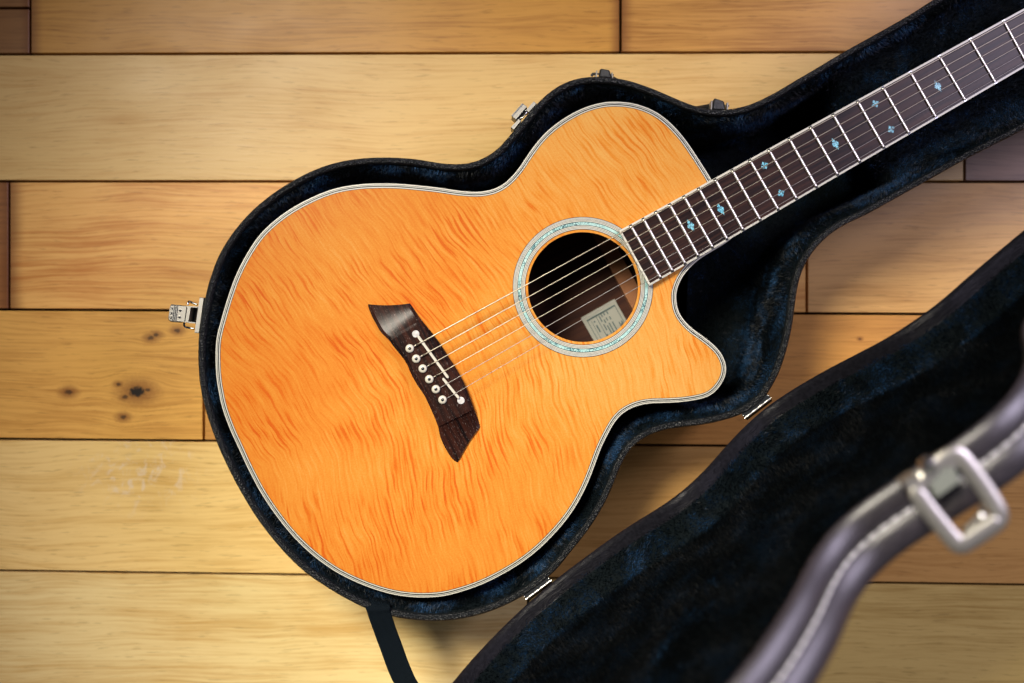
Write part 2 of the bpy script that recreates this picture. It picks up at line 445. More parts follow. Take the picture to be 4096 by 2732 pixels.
def plank(c4, mat):
    # c4: plan corners in floor units, clockwise from top-left
    q = PA(np.array(c4, float), FLOOR_H)[:, :2]
    g = .0013; c = .0004
    def inset(d):
        return [(q[0][0] + d, q[0][1] - d), (q[1][0] - d, q[1][1] - d), (q[2][0] - d, q[2][1] + d), (q[3][0] + d, q[3][1] + d)]
    v = [(x, y, -.016) for x, y in inset(g)] + [(x, y, -c) for x, y in inset(g)] + [(x, y, 0) for x, y in inset(g + c)]
    f = [(8, 11, 10, 9)]
    for r in (0, 4):
        for i in range(4): f.append((r + i, r + 4 + i, r + 4 + (i + 1) % 4, r + (i + 1) % 4))
    return mesh('plank', v, f, mat, floor)
for e in PL:
    row, x0, x1, base, dark = e[:5]; kw = e[5] if len(e) > 5 else dict(seed=20 + PL.index(e))
    a, b = SEAM[row + 0], SEAM[row + 1]
    a, b = (SEAM[row], SEAM[row + 1])
    plank([(x0, a(x0)), (x1, a(x1)), (x1, b(x1)), (x0, b(x0))], wood_floor('plank_wood', base, dark, **kw))
# the short pair of narrow boards in the upper corner
mA = wood_floor('plank_wood', (.26, .12, .036), (.15, .062, .018), 15, edge_dark=[(120, 50)])
for y0, y1 in ((-291, 32), (32, 217)):
    plank([(BX, y0), (120, y0), (120, y1), (BX, y1)], mA)

# ---------------------------------------------------------------- the case
CASE = [(4300,-320),(4096,-205),(3900,-95),(3732,0),(3654,50),(3561,104),(3466,157),(3375,208),(3284,262),(3184,321),(3096,373),(3029,406),(2974,426),(2913,437),(2852,437),(2797,428),(2735,407),(2670,379),(2608,353),(2527,325),(2455,310),(2384,306),(2323,311),(2261,330),(2205,363),(2149,414),(2108,462),(2067,509),(2030,552),(1996,590),(1955,621),(1904,645),(1863,654),(1812,656),(1761,652),(1705,643),(1646,634),(1539,629),(1437,634),(1340,651),(1253,681),(1172,722),(1085,778),(1003,847),(932,929),(875,1021),(837,1123),(817,1204),(802,1280),(794,1345),(792,1414),(794,1486),(802,1557),(813,1608),(828,1662),(848,1722),(873,1787),(903,1853),(946,1938),(1002,2035),(1058,2116),(1130,2203),(1179,2253),(1230,2298),(1289,2338),(1349,2376),(1404,2406),(1463,2434),(1570,2467),(1659,2481),(1723,2486),(1787,2484),(1851,2476),(1936,2455),(2000,2431),(2050,2408),(2100,2380),(2150,2345),(2200,2303),(2236,2268),(2268,2227),(2325,2157),(2376,2087),(2421,2010),(2453,1940),(2478,1876),(2504,1825),(2536,1784),(2574,1755),(2625,1730),(2689,1714),(2765,1705),(2854,1691),(2944,1666),(3000,1640),(3040,1610),(3071,1575),(3100,1525),(3122,1479),(3149,1395),(3168,1311),(3177,1250),(3187,1173),(3202,1104),(3229,1043),(3267,990),(3313,944),(3374,902),(3466,858),(3573,799),(3711,722),(3856,641),(3971,582),(4096,518),(4300,410),
        (4560,275),(4820,140),(5080,0),(5290,-130),(5400,-260),(5440,-420),(5400,-600),(5300,-740),(5140,-790),(4960,-700),(4740,-570),(4520,-440)]
OUT = smooth(resample(spline(CASE, 6, True), 14, True), 3, True)
NI = normals2(OUT, True, 10)
ctr = np.array([1700., 1500.])
if np.sum(NI[len(OUT) // 2] * (ctr - OUT[len(OUT) // 2])) < 0: NI = -NI
case = empty('guitar_case', (-.15, 0, 0), label='open black guitar case lined with navy plush, lying on the wooden floor', category='guitar case')
PC = Vector((-.15, 0, 0))
def cpart(name, v, f, mats, parent=None, **k):
    """a part: mesh in world coordinates, parented without moving"""
    o = mesh(name, v, f, mats, None, **k)
    attach(o, parent or case); return o
def attach(o, par):
    o.parent = par
    loc = Vector((0, 0, 0)); q = par
    while q: loc += q.location; q = q.parent
    o.matrix_parent_inverse.identity()
    o.location = o.location - loc

# shell (outside), rim, lining walls, bottom
v, f, _ = sweep(OUT, [(8, -10), (2, -24), (0, -60), (2, -440), (14, -500), (60, -524)], True, NI)
n, k = len(OUT), 6
base_i = len(v)
cpart('base_shell', v, f + [tuple(i * k + k - 1 for i in range(n))], M_rim, smooth_=True)
v, f, _ = sweep(OUT, [(8, -12), (1, -10), (0, -4), (4, 0), (10, 3), (17, 2), (22, -3), (25, -11), (27, -24)], True, NI)
cpart('base_rim', v, f, M_rim, smooth_=True)
WALL = [(26, -20), (31, -24), (42, -42), (53, -90), (60, -180), (63, -380), (70, -455), (90, -468)]
v, f, _ = sweep(OUT, WALL, True, NI)
k = len(WALL); n = len(OUT)
v_w = v; f_w = list(f)
lining = cpart('base_lining', v, f + [tuple(i * k + k - 1 for i in range(n))], M_fur, smooth_=True)

# padded neck rest: a raised block across the neck compartment
ax = np.array([math.cos(math.radians(29.3)), -math.sin(math.radians(29.3))]); an = np.array([-ax[1], ax[0]])
INN = OUT + NI * 39
def block(name, u0, u1, h):
    org = np.array([3300., 400.])
    s = (INN - org) @ ax; w = (INN - org) @ an
    cs = np.linspace(u0, u1, 26)
    rows = []
    for c in cs:
        up = [w[i] for i in range(len(INN)) if abs(s[i] - c) < 16 and w[i] < 60]
        dn = [w[i] for i in range(len(INN)) if abs(s[i] - c) < 16 and w[i] > 60]
        a, b = np.mean(up), np.mean(dn)
        e = min((c - u0), (u1 - c)); hh = h - 26 * max(0, 1 - e / 40) ** 2
        for q in np.linspace(0, 1, 18):
            ww = a + (b - a) * q
            hq = hh + 26 * (2 * q - 1) ** 4 - 26 * max(0, 1 - abs(ww - 120) / 150) ** .7
            rows.append(R(org + ax * c + an * ww, hq))
    v = np.array(rows); f = grid_faces(26, 18)
    # front wall
    o = len(v); front = v[:18].copy(); front[:, 2] = ZR - 460 * M
    v = np.vstack([v, front]); f += [(i, i + 1, o + i + 1, o + i) for i in range(17)]
    cpart(name, v, f, M_fur, smooth_=True)
    return v, f
nb_v, nb_f = block('neck_rest', 95, 1150, -125)

# ---- the lid: the base outline mirrored about the hinge axis, standing open
LP = [0.6796, 841.2582, 0.0269, 158.3, 1.63, 0.9803, 12.53, -43.27, 39.73, 50.24, 4.78, -15.56, -43.21, 26.75, 15.55]
ang, off, th = LP[:3]
e2 = np.array([math.cos(ang), -math.sin(ang)]); n2 = np.array([math.sin(ang), math.cos(ang)])
def lid_local(pl):
    q = pl - np.array([2048., 1366.]); t = q @ e2; r = 849 - q @ n2
    u = np.clip(t / 1000, -1.05, 1.9); uf = np.clip(t / 1000, -.2, 1.75)
    fw = np.clip((r - 300) / 400, 0, 1)
    r = r + fw * (LP[7] + LP[8] * uf + LP[9] * uf ** 2 + LP[10] * uf ** 3) + (1 - fw) * (LP[11] + LP[12] * u + LP[13] * u ** 2 + LP[14] * u ** 3)
    return np.stack([t * LP[5] + LP[6], r], 1)
def lid_world(tr, w):
    tr = np.asarray(tr, float); t, r = tr[..., 0], tr[..., 1]; w = np.broadcast_to(np.asarray(w, float), t.shape)
    h = r * math.cos(th) - w * math.sin(th) + LP[4]; O = off + r * math.sin(th) + w * math.cos(th)
    pl = np.array([2048., 1366.]) + t[..., None] * e2 + O[..., None] * n2
    return R(pl, h)
LO = smooth(resample(lid_local(OUT), 14, True), 4, True)
LN = normals2(LO, True, 10)
i0 = np.argmax(LO[:, 1])
if LN[i0][1] > 0: LN = -LN
def lid_sweep(prof):
    v = np.stack([lid_world(LO + LN * i, w) for i, w in prof], 1).reshape(-1, 3)
    return v, grid_faces(len(LO), len(prof), True, False)
lid = cpart('lid_shell', *lid_sweep([(16, -2), (5, 3), (0, 16), (-3, 38), (0, 58), (6, 70), (11, 76), (5, 84), (-1, 96), (-4, 118), (-1, 142), (8, 158), (26, 168), (120, 182), (190, 188)]), M_lidl, smooth_=True)
# closed outside face of the lid
def lid_cap(prof, name, mat, par=None):
    v, f = lid_sweep(prof); k = len(prof); n = len(LO)
    return v, f + [tuple(i * k + k - 1 for i in range(n))]
v, f = lid_cap([(188, 187.6), (215, 190)], '', None)
cpart('lid_back', v, f, M_lidl)
cpart('lid_rim', *lid_sweep([(16, -2.5), (24, -1), (30, 8), (33, 22), (34, 46), (36, 54)]), M_lidw, smooth_=True)
LW = [(34, 50), (37, 56), (40, 90), (44, 128), (58, 150), (90, 160)]
lv, lf = lid_sweep(LW)
lk = len(LW)
cpart('lid_lining', lv, lf + [tuple(i * lk + lk - 1 for i in range(len(LO)))], M_fur, smooth_=True)
# pale thread along the lid's outside groove: single stitches on the side that faces up
def cap_stitch(a, b, r):
    return tube([a + (b - a) * t for t in (0, .12, .3, .5, .7, .88, 1)], np.array([.35, .8, 1, 1, 1, .8, .35]) * r, 7)
st_me = []
top_idx = [i for i in range(len(LO)) if LO[i][1] > 420 and -700 < LO[i][0] < 1750]
line = lid_world(LO + LN * 5.0, 77)
sl = resample(line[sorted(top_idx)], 1.0e-3)
i = 0; s_count = 0
while i + 8 < len(sl) and s_count < 290:
    v, f = cap_stitch(sl[i], sl[i + 7], .0010)
    cpart('stitch', v, f, M_thread, lid, smooth_=True); i += 8; s_count += 1

# ---- plush pile: short fibres standing on the linings
def pile(name, v, f, dens, length, par, flip, seed, skip=None, lean=(0, 0, 0), upright=0.0, mat=None):
    r = np.random.default_rng(seed)
    q = [t for t in f if len(t) == 4]
    tri = np.array([(a, b, c) for a, b, c, d in q] + [(a, c, d) for a, b, c, d in q] + [t for t in f if len(t) == 3])
    V = np.array(v); A, B, Cc = V[tri[:, 0]], V[tri[:, 1]], V[tri[:, 2]]
    cen = (A + B + Cc) / 3
    ok = (np.abs(cen[:, 0]) < .56) & (np.abs(cen[:, 1]) < .44)
    if skip is not None: ok &= ~skip(cen)
    A, B, Cc = A[ok], B[ok], Cc[ok]
    N = np.cross(B - A, Cc - A); ar = np.linalg.norm(N, axis=1) / 2; N = N / (2 * ar[:, None] + 1e-15) * flip
    cnt = int(ar.sum() * dens); idx = r.choice(len(A), cnt, p=ar / ar.sum())
    a, b = r.random(cnt), r.random(cnt); s = a + b > 1; a[s], b[s] = 1 - a[s], 1 - b[s]
    p = A[idx] + (B - A)[idx] * a[:, None] + (Cc - A)[idx] * b[:, None]; N = N[idx]
    # lean follows a slowly turning field so the pile lies in brushed patches
    k1, k2 = 55, 140
    fx = np.sin(p[:, 0] * k1 + 2 * np.sin(p[:, 1] * 41 + p[:, 2] * 30)) + .5 * np.sin(p[:, 1] * k2 + p[:, 0] * 60)
    fy = np.cos(p[:, 1] * k1 + 2 * np.sin(p[:, 0] * 37 - p[:, 2] * 25)) + .5 * np.cos(p[:, 0] * k2 - p[:, 2] * 80)
    fz = np.sin(p[:, 2] * k1 + 2 * np.sin(p[:, 0] * 33 + p[:, 1] * 45))
    F = np.stack([fx, fy, fz], 1) + np.array(lean)
    F -= (F * N).sum(1)[:, None] * N
    d = N * (.75 + .6 * upright) + F * (.55 - .35 * upright) + r.normal(size=(cnt, 3)) * (.33 - .17 * upright)
    d /= np.linalg.norm(d, axis=1)[:, None]
    L = length * (.6 + .8 * r.random(cnt))
    side = np.cross(d, r.normal(size=(cnt, 3))); side /= np.linalg.norm(side, axis=1)[:, None]
    wdt = .00022 * (.7 + .7 * r.random(cnt))
    vv = np.empty((cnt * 3, 3), np.float32)
    vv[0::3] = p - side * wdt[:, None]; vv[1::3] = p + side * wdt[:, None]; vv[2::3] = p + d * L[:, None]
    m = bpy.data.meshes.new(name)
    m.vertices.add(cnt * 3); m.vertices.foreach_set('co', vv.ravel())
    m.loops.add(cnt * 3); m.loops.foreach_set('vertex_index', np.arange(cnt * 3, dtype=np.int32))
    m.polygons.add(cnt); m.polygons.foreach_set('loop_start', np.arange(0, cnt * 3, 3, dtype=np.int32))
    m.materials.append(mat or M_pile); m.update(calc_edges=True)
    o = bpy.data.objects.new(name, m); C.objects.link(o); attach(o, par); o['kind'] = 'stuff'
    return o
def fill(ring):
    """triangles over a flat ring of points"""
    b = bmesh.new(); vs = [b.verts.new(tuple(q)) for q in ring]
    fc = b.faces.new(vs); bmesh.ops.triangulate(b, faces=[fc]); b.verts.index_update()
    out = [tuple(x.index for x in t.verts) for t in b.faces]; b.free(); return out
def wall_flip(v, f, inside):
    a, b, c, d = f[0]; V = np.array(v); nn = np.cross(V[b] - V[a], V[c] - V[a]); return inside(V[a], nn)
V0 = np.array(v_w); a, b, c, d = f_w[3]
i_mid = 3
nn = np.cross(V0[b] - V0[a], V0[c] - V0[a]); towards = np.array([NI[0][0], -NI[0][1], 0])
fl = 1 if nn @ towards > 0 else -1
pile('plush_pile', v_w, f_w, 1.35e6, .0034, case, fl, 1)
V0 = nb_v; a, b, c, d = nb_f[20]; nn = np.cross(V0[b] - V0[a], V0[c] - V0[a])
pile('plush_pile', nb_v, nb_f, 1.2e6, .0034, case, 1 if nn[2] > 0 else -1, 2)
a, b, c, d = lf[3]; nn = np.cross(lv[b] - lv[a], lv[c] - lv[a]); cc = lid_world(np.array([[200., 500.]]), 60)[0]
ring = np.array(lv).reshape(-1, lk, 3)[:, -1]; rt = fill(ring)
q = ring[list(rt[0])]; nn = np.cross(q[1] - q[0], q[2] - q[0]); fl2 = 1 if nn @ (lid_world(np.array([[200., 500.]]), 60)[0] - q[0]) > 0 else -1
pile('plush_pile', ring, rt, 1.3e6, .0036, case, fl2, 5, upright=1.0, mat=M_pile_lid_shaded)
gt, gr = np.meshgrid(np.linspace(-500, 900, 141), np.linspace(150, 1200, 106)); gw = lid_world(np.stack([gt, gr], -1), 162.0)
hh = (gw[..., 2] - ZR) / M; s_ = DC / (DC - hh)
ap = np.stack([gw[..., 0] / M * s_ + 2048, 1366 - gw[..., 1] / M * s_], -1)
def panel_at(x, y):
    d_ = ((ap - [x, y]) ** 2).sum(-1); i_ = np.unravel_index(d_.argmin(), d_.shape); return gw[i_]
# a band of pile brushed the other way across the panel
L_, R_ = [panel_at(*q) for q in ((2560, 2760), (2640, 2600), (2730, 2460), (2800, 2360), (2850, 2300))], [panel_at(*q) for q in ((2740, 2760), (2790, 2600), (2840, 2460), (2870, 2370), (2880, 2310))]
bv = []; bf = []
for i_ in range(5):
    bv += [L_[i_], R_[i_]]
    if i_: bf.append((2 * i_ - 2, 2 * i_ - 1, 2 * i_ + 1, 2 * i_))
q = np.array(bv); nn = np.cross(q[1] - q[0], q[2] - q[0]); inn = lid_world(np.array([[200., 500.]]), 60)[0]
pile('brushed_pile', bv, bf, 1.3e6, .0040, case, 1 if nn @ (inn - q[0]) > 0 else -1, 8, mat=M_pile, lean=(.2, .5, 1.6))
ring = np.array(v_w).reshape(-1, len(WALL), 3)[:, -1]; rt = fill(ring); q = ring[list(rt[0])]; nn = np.cross(q[1] - q[0], q[2] - q[0])
pile('plush_pile', ring, rt, .5e6, .0034, case, 1 if nn[2] > 0 else -1, 6)
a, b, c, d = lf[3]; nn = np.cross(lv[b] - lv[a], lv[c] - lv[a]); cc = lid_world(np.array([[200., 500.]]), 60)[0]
pile('plush_pile', lv, lf, .9e6, .0036, case, 1 if nn @ (cc - lv[a]) > 0 else -1, 3, mat=M_pile_wall_shaded)

# ---- hinges
def hinge(x0, y0, x1, y1):
    h = empty('hinge', parent=case); h.location = P((x0 + x1) / 2, (y0 + y1) / 2, 0); h.location -= case.location
    a, b = np.array(P(x0, y0, -2)), np.array(P(x1, y1, -2))
    L = b - a; d = np.array([n2[0], -n2[1], 0])
    for i in range(4):
        p, q = a + L * (i + .04) / 4, a + L * (i + .96) / 4
        v, f = tube([p + (q - p) * t for t in (0, .06, .5, .94, 1)], np.array([.75, 1, 1, 1, .75]) * 4.4 * M, 12)
        cpart('knuckle', v, f, M_knuckle, h, smooth_=True)
    v, f = tube([a - L * .05, a + L * 1.05], 2.0 * M, 8)
    cpart('pin', v, f, M_steel, h)
    for sgn, nm, ln in ((-1, 'leaf', 26), (1, 'leaf', 14)):
        w = d * sgn * ln * M; dn = np.array([0, 0, -6 * M])
        e = L / np.linalg.norm(L) * 5 * M
        p = [a - e, b + e, b + e + w - L * .04 + dn, a - e + w + L * .04 + dn]
        lo = [q + np.array([0, 0, -5 * M]) for q in p]
        o = cpart(nm, p + lo, [(0, 1, 2, 3), (4, 7, 6, 5), (0, 4, 5, 1), (1, 5, 6, 2), (2, 6, 7, 3), (3, 7, 4, 0)], M_chrome, h)
    for t in (-.02, 1.02):
        c = a + L * t - d * 14 * M
        v, f = tube([c + np.array([0, 0, -4 * M]), c + np.array([0, 0, 2 * M])], 3.4 * M, 10)
        cpart('rivet', v, f, M_steel, h, smooth_=True)
hinge(2982, 1670, 3081, 1594)
hinge(2108, 2394, 2201, 2324)

# ---- drawbolt latch standing open on the left of the case
la = empty('latch', parent=case); la.location = Vector(P(730, 1260, -20)) - case.location
def lp(name, poly, h0, h1, mat, ch=2.0, par=None):
    v, f = prism(poly, h0, h1, ch); return cpart(name, v, f, mat, par or la)
lp('backplate', [(799, 1189), (815, 1191), (795, 1333), (777.6, 1331.5)], -110, -14, M_nickel)
def sub(q, u0, u1, w0=0.0, w1=1.0):
    q = np.array(q, float); A, B, C_, D_ = q
    def at(u, w): return (A * (1 - u) + B * u) * (1 - w) + (D_ * (1 - u) + C_ * u) * w
    return [at(u0, w0), at(u1, w0), at(u1, w1), at(u0, w1)]
Q = [(678, 1219), (790, 1226), (779, 1294), (671, 1283)]
o_ = [(x, y) for x, y in [(684, 1217), (716, 1220), (711, 1290), (681, 1287), (673, 1280), (672, 1270), (677, 1226)]]
lp('lever', o_, -80, -22, M_nickel, 5)
lp('lever', sub(Q, .31, .62), -70, -20, M_nickel, 3)
lp('lever', sub(Q, .64, .76), -70, -14, M_nickel, 1.5)
for w0, w1 in ((0, .07), (.93, 1)): lp('side_rail', sub(Q, .60, 1.02, w0, w1), -95, -15, M_nickel, 1)
lp('recess', sub(Q, .76, 1.0, .08, .92), -100, -60, M_ebony, 0)
for w in (.22, .5, .78): lp('ridge', sub(Q, .03, .10, w - .07, w + .07), -24, -15, M_steel, 1.5)
for u in (.14, .20, .26): lp('ridge', sub(Q, u, u + .03, .06, .94), -30, -17, M_steel, 1)
for w in (.3, .7):
    c = np.array(sub(Q, .40, .40, w, w)[0]); v, f = lathe(c[0], c[1], [(5, -22), (5, -17), (3, -14)], 12); cpart('rivet', v, f, M_steel, la, smooth_=True)
bail = [P(790, 1219, -40), P(772, 1212, -40), P(758, 1206, -38), P(752, 1210, -30), P(751, 1219, -28)]
bail = [np.array(q) for q in bail]
v, f = tube(spline(bail, 5), 4.2 * M, 8); cpart('wire_bail', v, f, M_chrome, la, smooth_=True)
bail = [np.array(q) for q in [P(777, 1315, -44), P(760, 1312, -44), P(742, 1308, -40), P(736, 1300, -32), P(738, 1291, -28)]]
v, f = tube(spline(bail, 5), 4.2 * M, 8); cpart('wire_bail', v, f, M_chrome, la, smooth_=True)

# ---- lever latch, upper left
la = empty('latch', parent=case); la.location = Vector(P(2090, 450, -20)) - case.location
lp('backplate', [(2074, 475.7), (2085, 482), (2055, 519), (2043.4, 509)], -90, -12, M_nickel, 1.5)
lp('backplate', [(2135, 405), (2147, 414.5), (2114, 449.5), (2104, 440)], -90, -12, M_nickel, 1.5)
lp('lever', [(2090, 412.5), (2108.5, 426), (2062.5, 479), (2045, 463)], -90, -16, M_nickel, 2)
lp('lever_lip', [(2089, 413), (2092, 415), (2047.5, 465.5), (2044.5, 463)], -60, -12, M_steel, 1)
arc = [np.array(P(*q)) for q in [(2104, 441, -18), (2106, 449, -14), (2098, 462, -12), (2089, 470, -12), (2081, 474, -14), (2075, 475, -18)]]
v, f = tube(spline(arc, 5), 2.2 * M, 8); cpart('wire_bail', v, f, M_steel, la, smooth_=True)
lp('recess', [(2106, 430), (2112, 440), (2080, 474), (2066, 478)], -80, -30, M_ebony, 0)

# ---- carrying handle on the upper side
hd = empty('handle', parent=case); hd.location = Vector(P(2640, 360, -60)) - case.location
def hp(name, poly, h0, h1, mat, ch=2.0):
    v, f = prism(poly, h0, h1, ch); return cpart(name, v, f, mat, hd, smooth_=False)
hp('leather_loop', [(2400, 277), (2407, 273), (2436, 279), (2441, 285), (2444, 312), (2397, 308)], -75, -22, M_handle, 6)
hp('leather_loop', [(2855, 398), (2861, 392), (2893, 402), (2898, 409), (2902, 440), (2851, 438)], -75, -22, M_handle, 6)
hp('bracket_ear', [(2385, 281), (2390, 282), (2388, 309), (2382, 308)], -90, -22, M_nickel, 1)
hp('bracket_ear', [(2446, 290), (2450, 288), (2453, 312), (2448, 312)], -90, -22, M_nickel, 1)
hp('bracket_ear', [(2846, 402), (2850, 401), (2848, 438), (2843, 438)], -90, -22, M_nickel, 1)
hp('bracket_ear', [(2908, 410), (2914, 409), (2913, 440), (2907, 440)], -90, -22, M_nickel, 1)
v, f = tube([P(2384, 295, -50), P(2455, 300, -50)], 3.5 * M, 8); cpart('hinge_pin', v, f, M_steel, hd)
v, f = tube([P(2842, 420, -45), P(2917, 424, -45)], 3.8 * M, 8); cpart('hinge_pin', v, f, M_steel, hd)
grip = spline([P(2420, 312, -60), P(2450, 322, -120), P(2540, 372, -200), P(2640, 410, -220), P(2740, 442, -200), P(2825, 434, -100), P(2870, 420, -60)], 8)
v, f = tube(grip, 17 * M, 12); cpart('grip', v, f, M_handle, hd, smooth_=True)
v, f = tube([P(2366, 303, -40), P(2372, 296, -34), P(2384, 296, -34)], 6 * M, 8); cpart('leather_tab', v, f, M_handle, hd, smooth_=True)

# ---- lid strap: woven web from the lining over the rim and down the picture to the lid
cl = [(1500, 2385, -60), (1507, 2412, -14), (1513, 2436, 6), (1523, 2470, 3), (1560, 2575, 6), (1625, 2732, 70)]
cp = spline([P(*q) for q in cl] + [tuple(lid_world(np.array([-1095., 300.]), 60)), tuple(lid_world(np.array([-1060., 430.]), 110))], 8)
wd = np.interp(np.linspace(0, 1, len(cp)), [0, .2, .35, .5, 1], [49, 50, 47, 44.5, 44]) * M
tt = np.gradient(cp, axis=0); sd = np.stack([-tt[:, 1], tt[:, 0], 0 * tt[:, 0]], 1); sd /= np.linalg.norm(sd, axis=1)[:, None]
# over the rim the webbing lies along the rim's own direction
rimdir = np.array([.94, -.34 * .9, 0]); rimdir /= np.linalg.norm(rimdir)
if sd[0] @ rimdir < 0: sd = -sd
bl = np.clip(1 - np.arange(len(cp)) / 26, 0, 1)[:, None]
sd = sd * (1 - bl) + rimdir * bl; sd /= np.linalg.norm(sd, axis=1)[:, None]
rows = []
for i in range(len(cp)):
    for q, z in ((-1, 0), (-.9, 5), (0, 6), (.9, 5), (1, 0), (0, -1)):
        rows.append(cp[i] + sd[i] * wd[i] * q + np.array([0, 0, z * M]))
cpart('strap', rows, grid_faces(len(cp), 6, False, True), M_strap, smooth_=False)

# ---- drawbolt keeper on the lid's side wall (close to the lens)
lt = empty('lid_latch', parent=case)
k_ = np.array([3800., 1990.])
def seen(w):   # lid points and the height of the one seen nearest the latch
    q = lid_world(LO[LO[:, 1] > 700], w); hh = (q[:, 2] - ZR) / M; s_ = DC / (DC - hh)
    ap = np.stack([q[:, 0] / M * s_ + 2048, 1366 - q[:, 1] / M * s_], 1); return hh[np.argmin(((ap - k_) ** 2).sum(1))]
def surf(x, y):
    global k_
    k_ = np.array([x, y], float); best = (1e18, 0)
    for w in range(-2, 160, 6):
        q = lid_world(LO[LO[:, 1] > 700], w); hh = (q[:, 2] - ZR) / M; s_ = DC / (DC - hh)
        ap = np.stack([q[:, 0] / M * s_ + 2048, 1366 - q[:, 1] / M * s_], 1); d_ = ((ap - k_) ** 2).sum(1); i_ = d_.argmin()
        best = min(best, (d_[i_], hh[i_]))
    return float(best[1])
hs = {k: surf(*k) for k in ((3780, 1888), (3650, 1925), (3804, 1835), (3710, 1865), (3840, 2000))}
hl = max(hs.values()) + 22
lt.location = Vector(P(3800, 2000, hl)) - case.location
def kp(name, poly, h0, h1, mat, ch=3.0):
    v, f = prism(poly, h0, h1, ch); return cpart(name, v, f, mat, lt)
kp('keeper_plate', [(3690, 1900), (3800, 1826), (3845, 1925), (3750, 1992)], hl - 15, hl + 19, M_plate)
kp('plate_ear', [(3612, 1930), (3668, 1892), (3692, 1925), (3640, 1962)], hl - 25, hl + 22, M_keeper)
kp('plate_ear', [(3756, 1832), (3815, 1798), (3852, 1860), (3800, 1880)], hl - 25, hl + 20, M_keeper)
v, f = lathe(3710, 1860, [(21, hl - 10), (23, hl + 26), (19, hl + 38), (8, hl + 43)], 20); cpart('rivet', v, f, M_steel, lt, smooth_=True)
fr = spline([P(3688, 1935, hl + 14), P(3672, 1965, hl + 16), P(3690, 2005, hl + 18), P(3760, 2095, hl + 22), P(3822, 2168, hl + 26), P(3850, 2178, hl + 27), P(3885, 2160, hl + 27),
             P(3975, 2100, hl + 27), P(3998, 2072, hl + 26), P(3990, 2035, hl + 25), P(3940, 1955, hl + 20), P(3870, 1860, hl + 16), P(3835, 1825, hl + 14), P(3800, 1828, hl + 13), P(3740, 1872, hl + 13)], 6, True)
flat = np.array([[math.cos(a) * 1.35, math.sin(a) * .6] for a in np.linspace(0, 2 * math.pi, 13)[:-1]])
tt = np.roll(fr, -1, 0) - np.roll(fr, 1, 0); tt /= np.linalg.norm(tt, axis=1)[:, None]
rows = []
for i in range(len(fr)):
    s_ = np.cross(tt[i], (0, 0, 1)); s_ /= np.linalg.norm(s_)
    for a, b in flat: rows.append(fr[i] + s_ * a * 21 * M * .8 + np.array([0, 0, b * 13 * M]))
cpart('drawbolt_loop', rows, grid_faces(len(fr), 12, True, True), M_keeper, lt, smooth_=True)
kp('loop_hook', [(3855, 2118), (3925, 2052), (3968, 2062), (3985, 2085), (3900, 2140), (3868, 2140)], hl + 6, hl + 16, M_keeper)
v, f = tube([P(3930, 2020, hl + 20), P(3925, 2062, hl + 14)], 8 * M, 10); cpart('spring_pin', v, f, M_steel, lt, smooth_=True)

# ---------------------------------------------------------------- the guitar
HT = -8.0     # height of the soundboard
BODY = [(2862,752),(2846,718),(2823,680),(2787,624),(2741,557),(2695,504),(2644,460),(2588,430),(2527,412),(2461,406),(2404,411),(2338,430),(2272,463),(2210,506),(2159,555),(2113,616),(2073,675),(2032,721),(1991,749),(1950,762),(1904,767),(1833,762),(1761,751),(1682,742),(1600,735),(1519,733),(1437,737),(1355,750),(1284,773),(1213,806),(1151,842),(1090,888),(1034,944),(983,1021),(945,1096),(919,1164),(898,1230),(881,1290),(868,1340),(862,1389),(862,1455),(866,1516),(875,1572),(886,1623),(903,1675),(925,1731),(950,1785),(992,1876),(1043,1972),(1104,2063),(1175,2150),(1252,2223),(1333,2282),(1410,2323),(1492,2356),(1573,2379),(1645,2389),(1705,2391),(1776,2385),(1854,2365),(1931,2337),(2003,2302),(2074,2260),(2134,2216),(2193,2162),(2253,2096),(2300,2031),(2336,1966),(2365,1900),(2400,1805),(2416,1769),(2435,1731),(2457,1693),(2483,1661),(2515,1639),(2553,1623),(2604,1614),(2668,1612),(2732,1608),(2795,1598),(2834,1586),(2862,1566),(2888,1534),(2902,1502),(2906,1470),(2898,1438),(2878,1403),(2846,1371),(2808,1342),(2764,1309),(2732,1275),(2713,1240),(2705,1195),(2709,1157),(2728,1112),(2757,1074),(2795,1039),(2834,1014),(2872,991),(2910,967),(2935,940),(2925,880),(2895,810)]
BO = resample(spline(BODY, 8, True), 9, True); BO = smooth(BO, 3, True)
kk = (DC - HT) / DC
BO = (BO - [2048, 1366]) * kk + [2048, 1366]
BN = normals2(BO, True, 5)
if np.sum(BN[len(BO) // 2] * (ctr - BO[len(BO) // 2])) < 0: BN = -BN
guitar = empty('acoustic_guitar', (-.1, -.03, .02), label='amber flamed-top acoustic cutaway guitar with rosewood bridge resting in the open case', category='guitar')
def gpart(name, v, f, mats, parent=None, **k):
    o = mesh(name, v, f, mats, None, **k); attach(o, parent or guitar); return o
# binding: concentric strips of cream and black
strips = [(0, 5.2, 0), (5.2, 7.8, 1), (7.8, 10.0, 0), (10.0, 14.8, 1), (14.8, 18.2, 0), (18.2, 20.6, 1)]
prof = [(1.2, HT - 16), (0, HT - 10), (0, HT - 2), (1.5, HT)] + [(s[1], HT + .2) for s in strips]
pm = [0, 0, 0] + [s[2] for s in strips]
v, f, seg = sweep(BO, prof, True, BN)
gpart('binding', v, f, [M_cream, M_black], mi=[pm[s] for s in seg])
v, f, _ = sweep(BO, [(3, HT - 12), (2, HT - 60), (2, HT - 430), (5, HT - 440)], True, BN)
gpart('side', v, f, M_side, smooth_=True)
